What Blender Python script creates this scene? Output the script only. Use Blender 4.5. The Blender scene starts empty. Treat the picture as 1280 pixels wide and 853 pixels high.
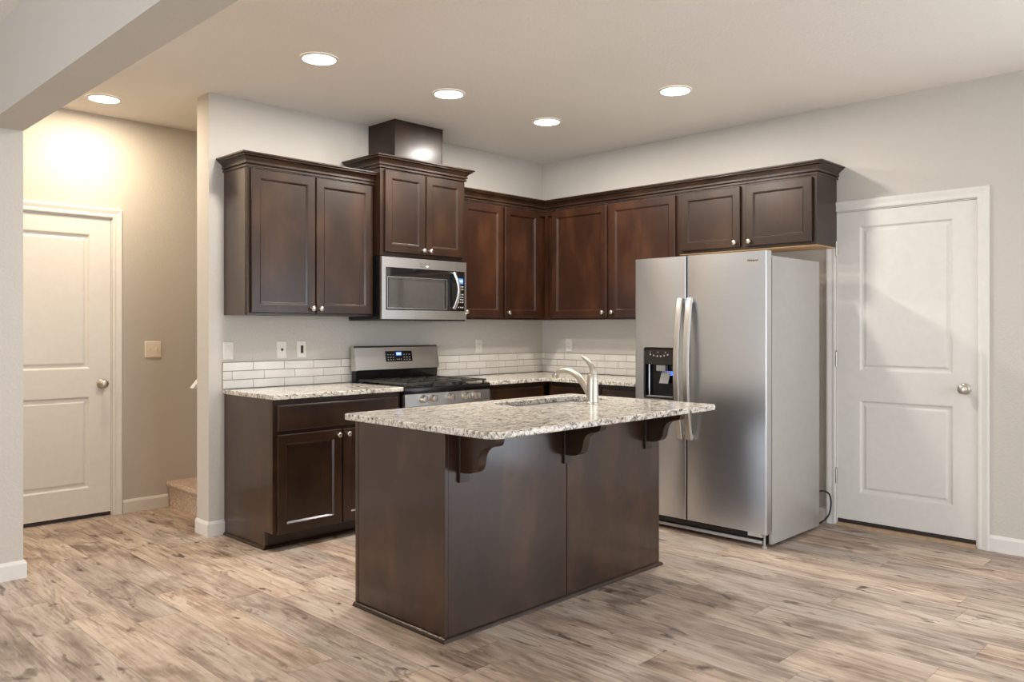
import bpy, bmesh, math, random
from mathutils import Vector, Matrix

random.seed(7)
SC = bpy.context.scene
COL = SC.collection
PI = math.pi

# ------------------------------------------------------------------ camera
cd = bpy.data.cameras.new('camera')
cam = bpy.data.objects.new('camera', cd)
COL.objects.link(cam)
cam.location = (-5.259, -4.822, 1.285)
cam.rotation_euler = (PI / 2, 0, -math.radians(45.32))
cd.sensor_fit = 'HORIZONTAL'
cd.sensor_width = 36.0
cd.lens = 36.0 * 1006.0 / 1280.0
cd.shift_y = -(411.0 - 426.5) / 1280.0 * -1.0
cd.clip_start = 0.05
SC.camera = cam

# ------------------------------------------------------------------ world, light, exposure
SC.view_settings.view_transform = 'Standard'
SC.view_settings.look = 'None'
SC.view_settings.gamma = 1.0
SC.view_settings.use_curve_mapping = False
SC.view_settings.exposure = 0.05
SC.cycles.use_denoising = True
SC.cycles.max_bounces = 10
SC.cycles.diffuse_bounces = 6
SC.cycles.caustics_reflective = False
SC.cycles.caustics_refractive = False
SC.cycles.sample_clamp_indirect = 6.0

W = bpy.data.worlds.new('world')
SC.world = W
W.use_nodes = True
W.node_tree.nodes['Background'].inputs[0].default_value = (0.72, 0.84, 1.0, 1)
W.node_tree.nodes['Background'].inputs[1].default_value = 1.2

CAN_W = 23.0
FILL_W = 10.0
HALL_W = 17.0
def daylight(name, loc, direction, sx, sy, power, color=(0.80, 0.90, 1.0)):
    l = bpy.data.lights.new(name, 'AREA')
    l.shape = 'RECTANGLE'
    l.size, l.size_y = sx, sy
    l.energy = power
    l.color = color
    o = bpy.data.objects.new(name, l)
    COL.objects.link(o)
    o.location = loc
    o.rotation_euler = Vector(direction).to_track_quat('-Z', 'Y').to_euler()
    return o
# daylight through the living room's sliding door and windows (behind the camera)
daylight('daylight_sliding_door', (-0.02, -5.6, 1.08), (-1, 0, 0.25), 2.0, 2.0, 55)
daylight('daylight_front_window', (-2.4, -8.46, 1.5), (0, 1, 0.2), 3.4, 1.7, 85)
daylight('daylight_side_window', (-9.46, -4.0, 1.1), (1, 0, 0.02), 3.2, 1.9, 170)

# ------------------------------------------------------------------ node helpers
def lin(c):
    return tuple((v / 255 / 12.92 if v / 255 <= 0.04045 else ((v / 255 + 0.055) / 1.055) ** 2.4) for v in c) + (1.0,)

class NT:
    def __init__(s, name):
        s.m = bpy.data.materials.new(name)
        s.m.use_nodes = True
        s.t = s.m.node_tree
        s.b = s.t.nodes['Principled BSDF']
    def n(s, typ, **kw):
        nd = s.t.nodes.new(typ)
        for k, v in kw.items():
            setattr(nd, k, v)
        return nd
    def l(s, a, b):
        s.t.links.new(a, b)
    def coord(s, scale=(1, 1, 1), loc=(0, 0, 0), rot=(0, 0, 0)):
        tc = s.n('ShaderNodeTexCoord')
        mp = s.n('ShaderNodeMapping')
        mp.inputs['Scale'].default_value = scale
        mp.inputs['Location'].default_value = loc
        mp.inputs['Rotation'].default_value = rot
        s.l(tc.outputs['Object'], mp.inputs['Vector'])
        return mp.outputs[0]
    def noise(s, vec, scale, detail=4, rough=0.5, dist=0.0):
        nd = s.n('ShaderNodeTexNoise')
        nd.inputs['Scale'].default_value = scale
        nd.inputs['Detail'].default_value = detail
        nd.inputs['Roughness'].default_value = rough
        nd.inputs['Distortion'].default_value = dist
        s.l(vec, nd.inputs['Vector'])
        return nd.outputs[0]
    def ramp(s, fac, stops, interp='LINEAR'):
        r = s.n('ShaderNodeValToRGB')
        e = r.color_ramp.elements
        r.color_ramp.interpolation = interp
        while len(e) > 1:
            e.remove(e[-1])
        e[0].position, e[0].color = stops[0]
        for p, c in stops[1:]:
            x = e.new(p)
            x.color = c
        s.l(fac, r.inputs[0])
        return r.outputs[0]
    def mix(s, fac, a, b, mode='MIX'):
        m = s.n('ShaderNodeMix', data_type='RGBA', blend_type=mode)
        if isinstance(fac, (int, float)):
            m.inputs[0].default_value = fac
        else:
            s.l(fac, m.inputs[0])
        for i, v in ((6, a), (7, b)):
            if isinstance(v, tuple):
                m.inputs[i].default_value = v
            else:
                s.l(v, m.inputs[i])
        return m.outputs[2]
    def math(s, op, a, b=None, c=None):
        m = s.n('ShaderNodeMath', operation=op)
        for i, v in enumerate((a, b, c)):
            if v is None:
                continue
            if isinstance(v, (int, float)):
                m.inputs[i].default_value = v
            else:
                s.l(v, m.inputs[i])
        return m.outputs[0]
    def bump(s, h, strength, dist=0.01):
        bp = s.n('ShaderNodeBump')
        bp.inputs['Strength'].default_value = strength
        bp.inputs['Distance'].default_value = dist
        s.l(h, bp.inputs['Height'])
        s.l(bp.outputs[0], s.b.inputs['Normal'])
    def set(s, **kw):
        names = dict(base='Base Color', rough='Roughness', metal='Metallic', coat='Coat Weight', coatr='Coat Roughness',
                     spec='Specular IOR Level', aniso='Anisotropic', emc='Emission Color', ems='Emission Strength',
                     trans='Transmission Weight', ior='IOR', sheen='Sheen Weight', alpha='Alpha')
        for k, v in kw.items():
            i = s.b.inputs[names[k]]
            if isinstance(v, bpy.types.NodeSocket):
                s.l(v, i)
            else:
                i.default_value = v
        return s

def plain(name, rgb, rough=0.5, metal=0.0, var=0.04, scale=20, **kw):
    t = NT(name)
    c = lin(rgb)
    d = tuple(max(0, v * (1 - var)) for v in c[:3]) + (1,)
    e = tuple(min(1, v * (1 + var)) for v in c[:3]) + (1,)
    f = t.noise(t.coord(), scale, 3)
    t.set(base=t.ramp(f, [(0.35, d), (0.65, e)]), rough=rough, metal=metal, **kw)
    return t.m

def wall_paint(name, rgb, strength=0.25, scale=70, rough=0.75):
    t = NT(name)
    c = lin(rgb)
    v = t.coord()
    f = t.noise(v, 1.2, 3)
    t.set(base=t.ramp(f, [(0.3, tuple(x * 0.97 for x in c[:3]) + (1,)), (0.7, c)]), rough=rough, spec=0.3)
    n = t.noise(v, scale, 4, 0.55, 0.6)
    t.bump(t.ramp(n, [(0.42, (0, 0, 0, 1)), (0.62, (1, 1, 1, 1))]), strength, 0.0035)
    return t.m

def wood(name, axis='Z', tint=1.0, red=1.0, coat=0.30, spec=0.36, coatr=0.19):
    t = NT(name)
    sc = {'Z': (26, 26, 1.6), 'X': (1.6, 26, 26), 'Y': (26, 1.6, 26)}[axis]
    g = t.noise(t.coord(sc), 1.0, 6, 0.6, 0.4)
    bl = t.noise(t.coord((3.2, 3.2, 1.7)), 1.6, 4, 0.55, 0.3)
    fine = t.noise(t.coord(tuple(x * 6 for x in sc)), 1.0, 2)
    def C(r, g_, b_):
        return (r * tint * red, g_ * tint, b_ * tint, 1)
    base = t.ramp(bl, [(0.28, C(0.018, 0.0072, 0.0030)), (0.5, C(0.032, 0.0134, 0.0053)), (0.72, C(0.064, 0.0285, 0.0115))])
    base = t.mix(t.math('MULTIPLY', g, 0.55), base, C(0.013, 0.0056, 0.0030))
    base = t.mix(t.math('MULTIPLY', fine, 0.18), base, C(0.010, 0.0045, 0.0026))
    t.set(base=base, rough=0.34, spec=spec, coat=coat, coatr=coatr)
    t.bump(fine, 0.03, 0.002)
    return t.m

def steel(name, axis, rgb=(216, 213, 208), rough=0.32):
    t = NT(name)
    sc = {'Y': (400, 3, 400), 'X': (3, 400, 400), 'Z': (400, 400, 3)}[axis]
    f = t.noise(t.coord(sc), 1.0, 3)
    c = lin(rgb)
    t.set(base=t.ramp(f, [(0.3, tuple(x * 0.95 for x in c[:3]) + (1,)), (0.7, c)]), metal=1.0,
          rough=t.math('ADD', t.math('MULTIPLY', f, 0.06), rough - 0.02))
    t.bump(f, 0.004, 0.0005)
    return t.m

def granite(name):
    t = NT(name)
    v = t.coord((1, 1.8, 1.3), rot=(0, 0, 0.5))
    wob = t.noise(v, 13, 5, 0.62, 1.5)
    sp = t.noise(v, 27, 7, 0.74, 1.2)
    fl = t.noise(t.coord((1, 1.5, 1), rot=(0, 0, -0.4)), 48, 4, 0.65, 0.6)
    base = t.ramp(wob, [(0.30, lin((196, 187, 173))), (0.46, lin((230, 223, 210))), (0.57, lin((212, 203, 189))), (0.70, lin((160, 148, 135)))])
    base = t.mix(t.ramp(sp, [(0.49, (0, 0, 0, 1)), (0.57, (0.85, 0.85, 0.85, 1))]), base, lin((122, 113, 105)))
    base = t.mix(t.ramp(sp, [(0.575, (0, 0, 0, 1)), (0.63, (1, 1, 1, 1))]), base, lin((46, 42, 40)))
    base = t.mix(t.ramp(fl, [(0.58, (0, 0, 0, 1)), (0.65, (0.9, 0.9, 0.9, 1))]), base, lin((76, 68, 62)))
    base = t.mix(t.ramp(fl, [(0.30, (0.9, 0.9, 0.9, 1)), (0.40, (0, 0, 0, 1))]), base, lin((236, 231, 222)))
    t.set(base=base, rough=0.13, spec=0.42)
    return t.m

def floor_mat():
    t = NT('wood_plank_floor')
    tc = t.n('ShaderNodeTexCoord')
    sx = t.n('ShaderNodeSeparateXYZ')
    t.l(tc.outputs['Object'], sx.inputs[0])
    PWD, PLN = 0.196, 1.25
    u = t.math('DIVIDE', t.math('ADD', sx.outputs[0], 10.0 - 0.012), PWD)
    row = t.math('FLOOR', u)
    wn = t.n('ShaderNodeTexWhiteNoise', noise_dimensions='1D')
    t.l(row, wn.inputs['W'])
    v = t.math('ADD', t.math('DIVIDE', sx.outputs[1], PLN), t.math('MULTIPLY', wn.outputs[0], 7.3))
    vi = t.math('FLOOR', v)
    pid = t.math('ADD', t.math('MULTIPLY', row, 17.31), t.math('MULTIPLY', vi, 3.77))
    wp = t.n('ShaderNodeTexWhiteNoise', noise_dimensions='1D')
    t.l(pid, wp.inputs['W'])
    fu, fv = t.math('FRACT', u), t.math('FRACT', v)
    du = t.math('MULTIPLY', t.math('MINIMUM', fu, t.math('SUBTRACT', 1.0, fu)), PWD)
    dv = t.math('MULTIPLY', t.math('MINIMUM', fv, t.math('SUBTRACT', 1.0, fv)), PLN)
    gap = t.math('MINIMUM', du, dv)
    gapm = t.math('SUBTRACT', 1.0, t.math('SMOOTH_MIN', t.math('DIVIDE', gap, 0.0022), 1.0, 0.1))
    # per-plank shifted coordinates
    cx = t.n('ShaderNodeCombineXYZ')
    t.l(sx.outputs[0], cx.inputs[0]); t.l(sx.outputs[1], cx.inputs[1])
    t.l(t.math('MULTIPLY', wp.outputs[0], 37.0), cx.inputs[2])
    def mp(scale):
        m = t.n('ShaderNodeMapping')
        m.inputs['Scale'].default_value = scale
        t.l(cx.outputs[0], m.inputs['Vector'])
        return m.outputs[0]
    cloud = t.noise(mp((4.2, 1.25, 1)), 1.0, 5, 0.6, 1.1)
    grain = t.noise(mp((52, 2.2, 1)), 1.0, 6, 0.65, 0.9)
    wave = t.noise(mp((11, 1.5, 1)), 1.0, 6, 0.62, 2.6)
    fine = t.noise(mp((170, 6, 1)), 1.0, 3, 0.6, 0.3)
    knot = t.noise(mp((13, 5.2, 1)), 1.0, 3, 0.55, 0.7)
    base = t.ramp(cloud, [(0.30, lin((120, 98, 82))), (0.42, lin((168, 145, 126))), (0.53, lin((196, 174, 153))), (0.68, lin((214, 196, 176)))])
    base = t.mix(t.ramp(wave, [(0.52, (0, 0, 0, 1)), (0.68, (0.75, 0.75, 0.75, 1))]), base, lin((122, 99, 83)))
    base = t.mix(t.ramp(wave, [(0.30, (0.5, 0.5, 0.5, 1)), (0.42, (0, 0, 0, 1))]), base, lin((216, 199, 181)))
    base = t.mix(t.ramp(grain, [(0.50, (0, 0, 0, 1)), (0.70, (0.5, 0.5, 0.5, 1))]), base, lin((104, 84, 70)))
    base = t.mix(t.ramp(grain, [(0.28, (0.5, 0.5, 0.5, 1)), (0.46, (0, 0, 0, 1))]), base, lin((226, 212, 195)))
    base = t.mix(t.ramp(knot, [(0.615, (0, 0, 0, 1)), (0.67, (0.5, 0.5, 0.5, 1)), (0.74, (0.95, 0.95, 0.95, 1))]), base, lin((74, 55, 44)))
    base = t.mix(t.math('MULTIPLY', fine, 0.2), base, lin((118, 98, 84)))
    # plank-to-plank tone
    hs = t.n('ShaderNodeHueSaturation')
    t.l(base, hs.inputs['Color'])
    t.l(t.math('ADD', 0.86, t.math('MULTIPLY', wp.outputs[0], 0.26)), hs.inputs['Value'])
    t.l(t.math('ADD', 0.78, t.math('MULTIPLY', wp.outputs[0], 0.25)), hs.inputs['Saturation'])
    base = t.mix(t.math('MULTIPLY', gapm, 0.55), hs.outputs[0], lin((86, 70, 58)))
    t.set(base=base, rough=t.math('ADD', 0.36, t.math('MULTIPLY', grain, 0.16)), spec=0.45)
    t.bump(t.math('SUBTRACT', t.math('MULTIPLY', grain, 0.5), gapm), 0.10, 0.003)
    return t.m

def carpet_mat():
    t = NT('carpet')
    f = t.noise(t.coord(), 90, 4, 0.7, 0.5)
    g = t.noise(t.coord(), 320, 2)
    base = t.ramp(f, [(0.34, lin((148, 122, 100))), (0.5, lin((198, 172, 148))), (0.66, lin((226, 206, 184)))])
    t.set(base=base, rough=0.95, spec=0.1, sheen=0.3)
    t.bump(t.math('ADD', f, g), 0.6, 0.006)
    return t.m

def tile_mat():
    t = NT('white_glazed_tile')
    f = t.noise(t.coord(), 6, 2)
    t.set(base=t.ramp(f, [(0.3, lin((226, 220, 210))), (0.7, lin((238, 233, 225)))]), rough=0.12, spec=0.5)
    t.bump(t.noise(t.coord(), 14, 2), 0.04, 0.004)
    return t.m

M = dict(
    wall=wall_paint('greige_wall_paint', (204, 198, 189)),
    ceil=wall_paint('ceiling_paint', (242, 237, 230), 0.3, 50),
    white=plain('white_trim_paint', (226, 222, 216), 0.42, var=0.015, spec=0.45),
    door=plain('white_door_paint', (224, 220, 214), 0.45, var=0.015, spec=0.4),
    wood=wood('dark_stained_wood'), woodx=wood('dark_stained_wood_cross', 'X'), woody=wood('dark_stained_wood_depth', 'Y'),
    veneer=wood('dark_glossy_veneer', 'Z', 1.2, 1.12, 0.75, 0.36, 0.15),
    woodr=wood('dark_red_stained_wood', 'Z', 1.05, 1.18),
    ply=plain('raw_birch_ply', (206, 168, 122), 0.6, var=0.08, scale=8),
    steelx=steel('brushed_steel_wide', 'X'), steely=steel('brushed_steel_deep', 'Y', (214, 215, 217), 0.31), steelz=steel('brushed_steel_tall', 'Z'),
    nickel=plain('brushed_nickel', (198, 190, 178), 0.36, 1.0, 0.03), knob=plain('satin_nickel_knob', (214, 204, 192), 0.28, 1.0, 0.03),
    chrome=plain('chrome', (225, 225, 225), 0.10, 1.0, 0.02),
    fridge_side=plain('grey_painted_steel', (176, 173, 168), 0.30, 0.0, 0.02, coat=0.3),
    black=plain('black_enamel', (18, 17, 17), 0.22, var=0.1, spec=0.5), blackm=plain('black_cast_iron', (58, 54, 50), 0.32, var=0.15, coat=0.4),
    rubber=plain('black_rubber', (22, 20, 20), 0.6), bronze=plain('dark_sweep', (44, 30, 24), 0.5),
    glass=plain('dark_oven_glass', (20, 20, 21), 0.05, var=0.05, coat=1.0, spec=0.8),
    mesh=plain('microwave_window_screen', (66, 64, 60), 0.10, var=0.06, coat=1.0, spec=0.7),
    grout=plain('grey_grout', (128, 118, 108), 0.85), tile=tile_mat(), granite=granite('speckled_granite'),
    floor=floor_mat(), carpet=carpet_mat(),
    plate=plain('white_plastic', (228, 222, 212), 0.35, var=0.01), hole=plain('dark_slot', (42, 36, 32), 0.5),
    ivory=plain('ivory_plastic', (238, 229, 212), 0.35, var=0.01), grey=plain('grey_plastic', (150, 148, 144), 0.4),
    threshold=plain('oak_threshold', (176, 148, 120), 0.45, var=0.1), dark_plastic=plain('charcoal_plastic', (44, 40, 37), 0.25, spec=0.5),
)
def emitter(name, rgb, strength):
    t = NT(name)
    t.set(base=(0.02, 0.02, 0.02, 1), emc=rgb + (1,), ems=strength)
    return t.m
M['lens'] = emitter('lit_lens', (1.0, 0.93, 0.82), 9.0)
M['blue'] = emitter('blue_display', (0.10, 0.26, 1.0), 1.4)
M['bluew'] = emitter('pale_blue_digits', (0.45, 0.65, 1.0), 2.5)
M['legend'] = plain('printed_legend', (190, 188, 184), 0.5)
M['logo'] = plain('dark_logo', (64, 62, 60), 0.35)

# ------------------------------------------------------------------ mesh helpers
OFF = {}
def off(o):
    return OFF.get(o.name, Vector((0, 0, 0))) if o else Vector((0, 0, 0))

class MB:
    def __init__(s):
        s.bm = bmesh.new()
    def poly(s, pts):
        return s.bm.faces.new([s.bm.verts.new(p) for p in pts])
    def box(s, x0, x1, y0, y1, z0, z1, bev=0.0, seg=2):
        x0, x1 = min(x0, x1), max(x0, x1); y0, y1 = min(y0, y1), max(y0, y1); z0, z1 = min(z0, z1), max(z0, z1)
        v = [s.bm.verts.new(p) for p in ((x0, y0, z0), (x1, y0, z0), (x1, y1, z0), (x0, y1, z0), (x0, y0, z1), (x1, y0, z1), (x1, y1, z1), (x0, y1, z1))]
        fs = [s.bm.faces.new([v[i] for i in q]) for q in ((0, 3, 2, 1), (4, 5, 6, 7), (0, 1, 5, 4), (1, 2, 6, 5), (2, 3, 7, 6), (3, 0, 4, 7))]
        if bev > 0:
            es = list({e for f in fs for e in f.edges})
            bmesh.ops.bevel(s.bm, geom=es, offset=bev, segments=seg, profile=0.5, affect='EDGES')
        return s
    def loops(s, rings, close=True, cap0=True, cap1=True):
        vs = [[s.bm.verts.new(p) for p in r] for r in rings]
        n = len(rings[0])
        for a, b in zip(vs, vs[1:]):
            for i in range(n if close else n - 1):
                j = (i + 1) % n
                try:
                    s.bm.faces.new((a[i], a[j], b[j], b[i]))
                except ValueError:
                    pass
        if cap0 and n > 2: s.bm.faces.new(vs[0][::-1])
        if cap1 and n > 2: s.bm.faces.new(vs[-1])
        return vs
    def prism(s, poly, axis, lo, hi):
        def P(p, h):
            a, b = p
            return {'X': (h, a, b), 'Y': (a, h, b), 'Z': (a, b, h)}[axis]
        s.loops([[P(p, lo) for p in poly], [P(p, hi) for p in poly]])
        return s
    def tube(s, path, rad, n=10, caps=True):
        path = [Vector(p) for p in path]
        if not isinstance(rad, (list, tuple)): rad = [rad] * len(path)
        rings = []
        up = None
        for i, p in enumerate(path):
            d = (path[min(i + 1, len(path) - 1)] - path[max(i - 1, 0)]).normalized()
            if up is None:
                up = Vector((0, 0, 1)) if abs(d.z) < 0.9 else Vector((1, 0, 0))
            a = d.cross(up).normalized(); up2 = a.cross(d).normalized(); up = up2
            r = rad[i]
            ra, rb = r if isinstance(r, tuple) else (r, r)
            rings.append([p + a * math.cos(2 * PI * k / n) * ra + up2 * math.sin(2 * PI * k / n) * rb for k in range(n)])
        s.loops(rings, cap0=caps, cap1=caps)
        return s
    def lathe(s, prof, c, axis='Z', n=20, cap0=True, cap1=True):
        c = Vector(c)
        ax = {'X': Vector((1, 0, 0)), 'Y': Vector((0, 1, 0)), 'Z': Vector((0, 0, 1)), '-X': Vector((-1, 0, 0)), '-Y': Vector((0, -1, 0)), '-Z': Vector((0, 0, -1))}[axis] if isinstance(axis, str) else Vector(axis).normalized()
        a = ax.orthogonal().normalized(); b = ax.cross(a)
        rings = [[c + ax * h + (a * math.cos(2 * PI * k / n) + b * math.sin(2 * PI * k / n)) * max(r, 1e-4) for k in range(n)] for r, h in prof]
        s.loops(rings, cap0=cap0, cap1=cap1)
        return s
    def sweep(s, path, prof, z0=0.0, caps=True):
        """prof (out, z) swept along a 2D path with mitred corners; outward = (dy, -dx)."""
        P = [Vector(p) for p in path]
        nr = []
        for a, b in zip(P, P[1:]):
            d = (b - a).normalized(); nr.append(Vector((d.y, -d.x)))
        rings = []
        for i, p in enumerate(P):
            if i == 0: m = nr[0]
            elif i == len(P) - 1: m = nr[-1]
            else:
                m = (nr[i - 1] + nr[i]); m = m / (1 + nr[i - 1].dot(nr[i]))
            rings.append([(p.x + m.x * o, p.y + m.y * o, z0 + z) for o, z in prof])
        s.loops(rings, cap0=caps, cap1=caps)
        return s
    def build(s, name, mat, parent=None, smooth=None):
        bmesh.ops.remove_doubles(s.bm, verts=s.bm.verts, dist=1e-6)
        bmesh.ops.recalc_face_normals(s.bm, faces=s.bm.faces)
        o_ = off(parent)
        if o_.length > 0:
            bmesh.ops.translate(s.bm, verts=s.bm.verts, vec=-o_)
        me = bpy.data.meshes.new(name)
        s.bm.to_mesh(me); s.bm.free()
        me.materials.append(mat)
        if smooth is not None:
            me.polygons.foreach_set('use_smooth', [True] * len(me.polygons))
            try:
                me.set_sharp_from_angle(angle=math.radians(smooth))
            except Exception:
                pass
        ob = bpy.data.objects.new(name, me)
        COL.objects.link(ob)
        if parent:
            ob.parent = parent
            OFF[ob.name] = o_
        return ob

def thing(name, label, cat, loc=(0, 0, 0), group=None):
    o = bpy.data.objects.new(name, None)
    o.empty_display_size = 0.1
    COL.objects.link(o)
    o.location = loc
    OFF[o.name] = Vector(loc)
    o['label'] = label; o['category'] = cat
    if group: o['group'] = group
    return o
def tag(o, label, cat, group=None):
    o['label'] = label; o['category'] = cat
    if group: o['group'] = group
    return o
def struct(o):
    o['kind'] = 'structure'
    return o
def sroot(name, loc):
    o = bpy.data.objects.new(name, None)
    o.empty_display_size = 0.1
    COL.objects.link(o); o.location = loc; OFF[o.name] = Vector(loc); o['kind'] = 'structure'
    return o
def box(name, mat, parent, b, bev=0.0, smooth=None):
    return MB().box(*b, bev=bev).build(name, mat, parent, smooth)

class Frame:
    """local (u, v, n): u along the face to the right as seen from the front, v up, n out of the face"""
    def __init__(s, o, U, N):
        s.o, s.U, s.N = Vector(o), Vector(U), Vector(N)
    def __call__(s, u, v, n=0.0):
        return s.o + s.U * u + s.N * n + Vector((0, 0, v))
BACK = lambda y: Frame((0, y, 0), (1, 0, 0), (0, -1, 0))      # u = x
RIGHT = lambda x: Frame((x, 0, 0), (0, -1, 0), (-1, 0, 0))    # u = -y

def fbox(mb, F, u0, u1, v0, v1, n0, n1, bev=0.0):
    a, b = F(u0, v0, n0), F(u1, v1, n1)
    return mb.box(a.x, b.x, a.y, b.y, a.z, b.z, bev)

def rect(F, u0, u1, v0, v1, i, n):
    return [F(u0 + i, v0 + i, n), F(u1 - i, v0 + i, n), F(u1 - i, v1 - i, n), F(u0 + i, v1 - i, n)]

def panel_door_mb(F, u0, u1, v0, v1, t=0.019, st=0.055):
    """cabinet door or drawer front: framed edge, beaded inner edge, flat recessed panel"""
    mb = MB()
    prof = [(0, 0), (0, t - 0.004), (0.0012, t - 0.0012), (0.004, t), (st - 0.002, t), (st, t - 0.0014), (st + 0.0015, t - 0.0016), (st + 0.0095, t - 0.0105), (st + 0.0105, t - 0.0110)]
    mb.loops([rect(F, u0, u1, v0, v1, i, n) for i, n in prof])
    return mb

def slab_front_mb(F, u0, u1, v0, v1, t=0.019):
    mb = MB()
    prof = [(0, 0), (0, t - 0.008), (0.004, t - 0.006), (0.007, t - 0.001), (0.010, t)]
    mb.loops([rect(F, u0, u1, v0, v1, i, n) for i, n in prof])
    return mb

KNOB = [(0.0075, 0), (0.0065, 0.004), (0.0055, 0.012), (0.009, 0.016), (0.0155, 0.020), (0.0165, 0.024), (0.013, 0.029), (0.006, 0.031)]
def knob(parent, p, axis):
    return MB().lathe(KNOB, p, axis, 18).build('knob', M['knob'], parent, 60)

def rrect(x0, x1, y0, y1, r, n=6):
    rs = r if isinstance(r, (list, tuple)) else [r] * 4   # corners: (x0,y0) (x1,y0) (x1,y1) (x0,y1)
    out = []
    for (cx, cy, a0), rr in zip(((x0, y0, PI), (x1, y0, 1.5 * PI), (x1, y1, 0), (x0, y1, 0.5 * PI)), rs):
        sx = 1 if cx == x0 else -1; sy = 1 if cy == y0 else -1
        for k in range(n + 1):
            a = a0 + k / n * PI / 2
            out.append((cx + sx * rr + rr * math.cos(a), cy + sy * rr + rr * math.sin(a)))
    return out

def inset_poly(poly, d):
    n = len(poly); out = []
    for i in range(n):
        p0, p1, p2 = Vector(poly[i - 1]), Vector(poly[i]), Vector(poly[(i + 1) % n])
        def nrm(a, b):
            e = b - a
            if e.length < 1e-7: return None
            e.normalize(); return Vector((-e.y, e.x))
        a, b = nrm(p0, p1), nrm(p1, p2)
        a = a or b; b = b or a
        m = (a + b) / (1 + a.dot(b))
        q = p1 + m * d
        out.append((q.x, q.y))
    return out

def slab(poly, z0, z1, hole=None, e=0.004):
    """stone slab with eased edges, optional hole; poly counter-clockwise"""
    mb = MB(); bm = mb.bm
    rings = [[(x, y, z) for x, y in inset_poly(poly, i)] for i, z in ((e, z0), (e * 0.3, z0 + e * 0.3), (0, z0 + e), (0, z1 - e), (e * 0.3, z1 - e * 0.3), (e, z1))]
    o = mb.loops(rings, cap0=False, cap1=False)
    def edges(vs): return [bm.edges.get((vs[i], vs[(i + 1) % len(vs)])) for i in range(len(vs))]
    bot, top = edges(o[0]), edges(o[-1])
    if hole:
        h = mb.loops([[(x, y, z) for x, y in inset_poly(hole, -i)] for i, z in ((0, z0), (0, z1 - e), (e * 0.3, z1 - e * 0.3), (e, z1))], cap0=False, cap1=False)
        bot += edges(h[0]); top += edges(h[-1])
    bmesh.ops.triangle_fill(bm, edges=bot, use_beauty=True)
    bmesh.ops.triangle_fill(bm, edges=top, use_beauty=True)
    return mb

def smooth_path(ctrl, n=8):
    out = []
    C_ = [Vector(c) for c in ctrl]
    for i in range(len(C_) - 1):
        p0, p1, p2, p3 = [C_[min(max(j, 0), len(C_) - 1)] for j in (i - 1, i, i + 1, i + 2)]
        for k in range(n):
            t = k / n
            out.append(0.5 * ((2 * p1) + (p2 - p0) * t + (2 * p0 - 5 * p1 + 4 * p2 - p3) * t * t + (3 * p1 - p0 - 3 * p2 + p3) * t ** 3))
    out.append(C_[-1])
    return out

def text_mesh(name, txt, size, F, u, v, n, mat, parent, depth=0.0006, shear=0.0, align='LEFT', bold=0.0):
    cu = bpy.data.curves.new(name, 'FONT')
    cu.body = txt; cu.size = size; cu.extrude = depth; cu.shear = shear; cu.align_x = align; cu.offset = bold
    to = bpy.data.objects.new(name + '_tmp', cu)
    COL.objects.link(to)
    dg = bpy.context.evaluated_depsgraph_get()
    me = bpy.data.meshes.new_from_object(to.evaluated_get(dg))
    bpy.data.objects.remove(to)
    o_ = off(parent)
    for vt in me.vertices:
        p = F(u + vt.co.x, v + vt.co.y, n + vt.co.z)
        vt.co = p - o_
    me.materials.clear(); me.materials.append(mat)
    ob = bpy.data.objects.new(name, me)
    COL.objects.link(ob); ob.parent = parent
    OFF[ob.name] = o_
    return ob

# ------------------------------------------------------------------ room shell
CH = 2.745
HALL_Y = 1.04
struct(box('floor', M['floor'], None, (-9.6, 3.6, -8.6, HALL_Y + 0.12, -0.12, 0)))
struct(box('ceiling', M['ceil'], None, (-9.6, 3.6, -8.6, HALL_Y + 0.12, CH, CH + 0.12)))
struct(box('wall_back', M['wall'], None, (-3.044, 3.6, 0.0, 0.165, 0, CH)))

def wall_with_opening(name, mat, axis, at, th, a0, a1, openings):
    mb = MB()
    def add(u0, u1, z0, z1):
        if u1 - u0 < 1e-4 or z1 - z0 < 1e-4: return
        if axis == 'Y': mb.box(u0, u1, at, at + th, z0, z1)
        else: mb.box(at, at + th, u0, u1, z0, z1)
    u = a0
    for (o0, o1, z0, z1) in sorted(openings):
        add(u, o0, 0, CH); add(o0, o1, 0, z0); add(o0, o1, z1, CH); u = o1
    add(u, a1, 0, CH)
    return struct(mb.build(name, mat))

D1 = (-4.078, -3.255, 0, 2.042)      # hall door opening (x)
D2 = (-3.446, -2.622, 0, 2.048)      # right wall door opening (y)
wall_with_opening('wall_hall', M['wall'], 'Y', HALL_Y, 0.12, -9.6, 3.6, [D1])
wall_with_opening('wall_right', M['wall'], 'X', 0.0, 0.12, -8.6, 0.0, [D2, (-6.6, -4.6, 0.05, 2.1)])
wall_with_opening('wall_front', M['wall'], 'Y', -8.6, 0.12, -9.6, 0.0, [(-4.2, -0.6, 0.6, 2.4)])
wall_with_opening('wall_left', M['wall'], 'X', -9.6, 0.12, -8.48, HALL_Y, [(-5.7, -2.3, 0.1, 2.1)])
struct(box('wall_stub', M['wall'], None, (-9.48, -4.08, -0.11, 0.02, 0, CH)))
struct(box('beam', M['wall'], None, (-4.25, -4.08, -8.48, -0.111, 2.305, CH)))

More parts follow.
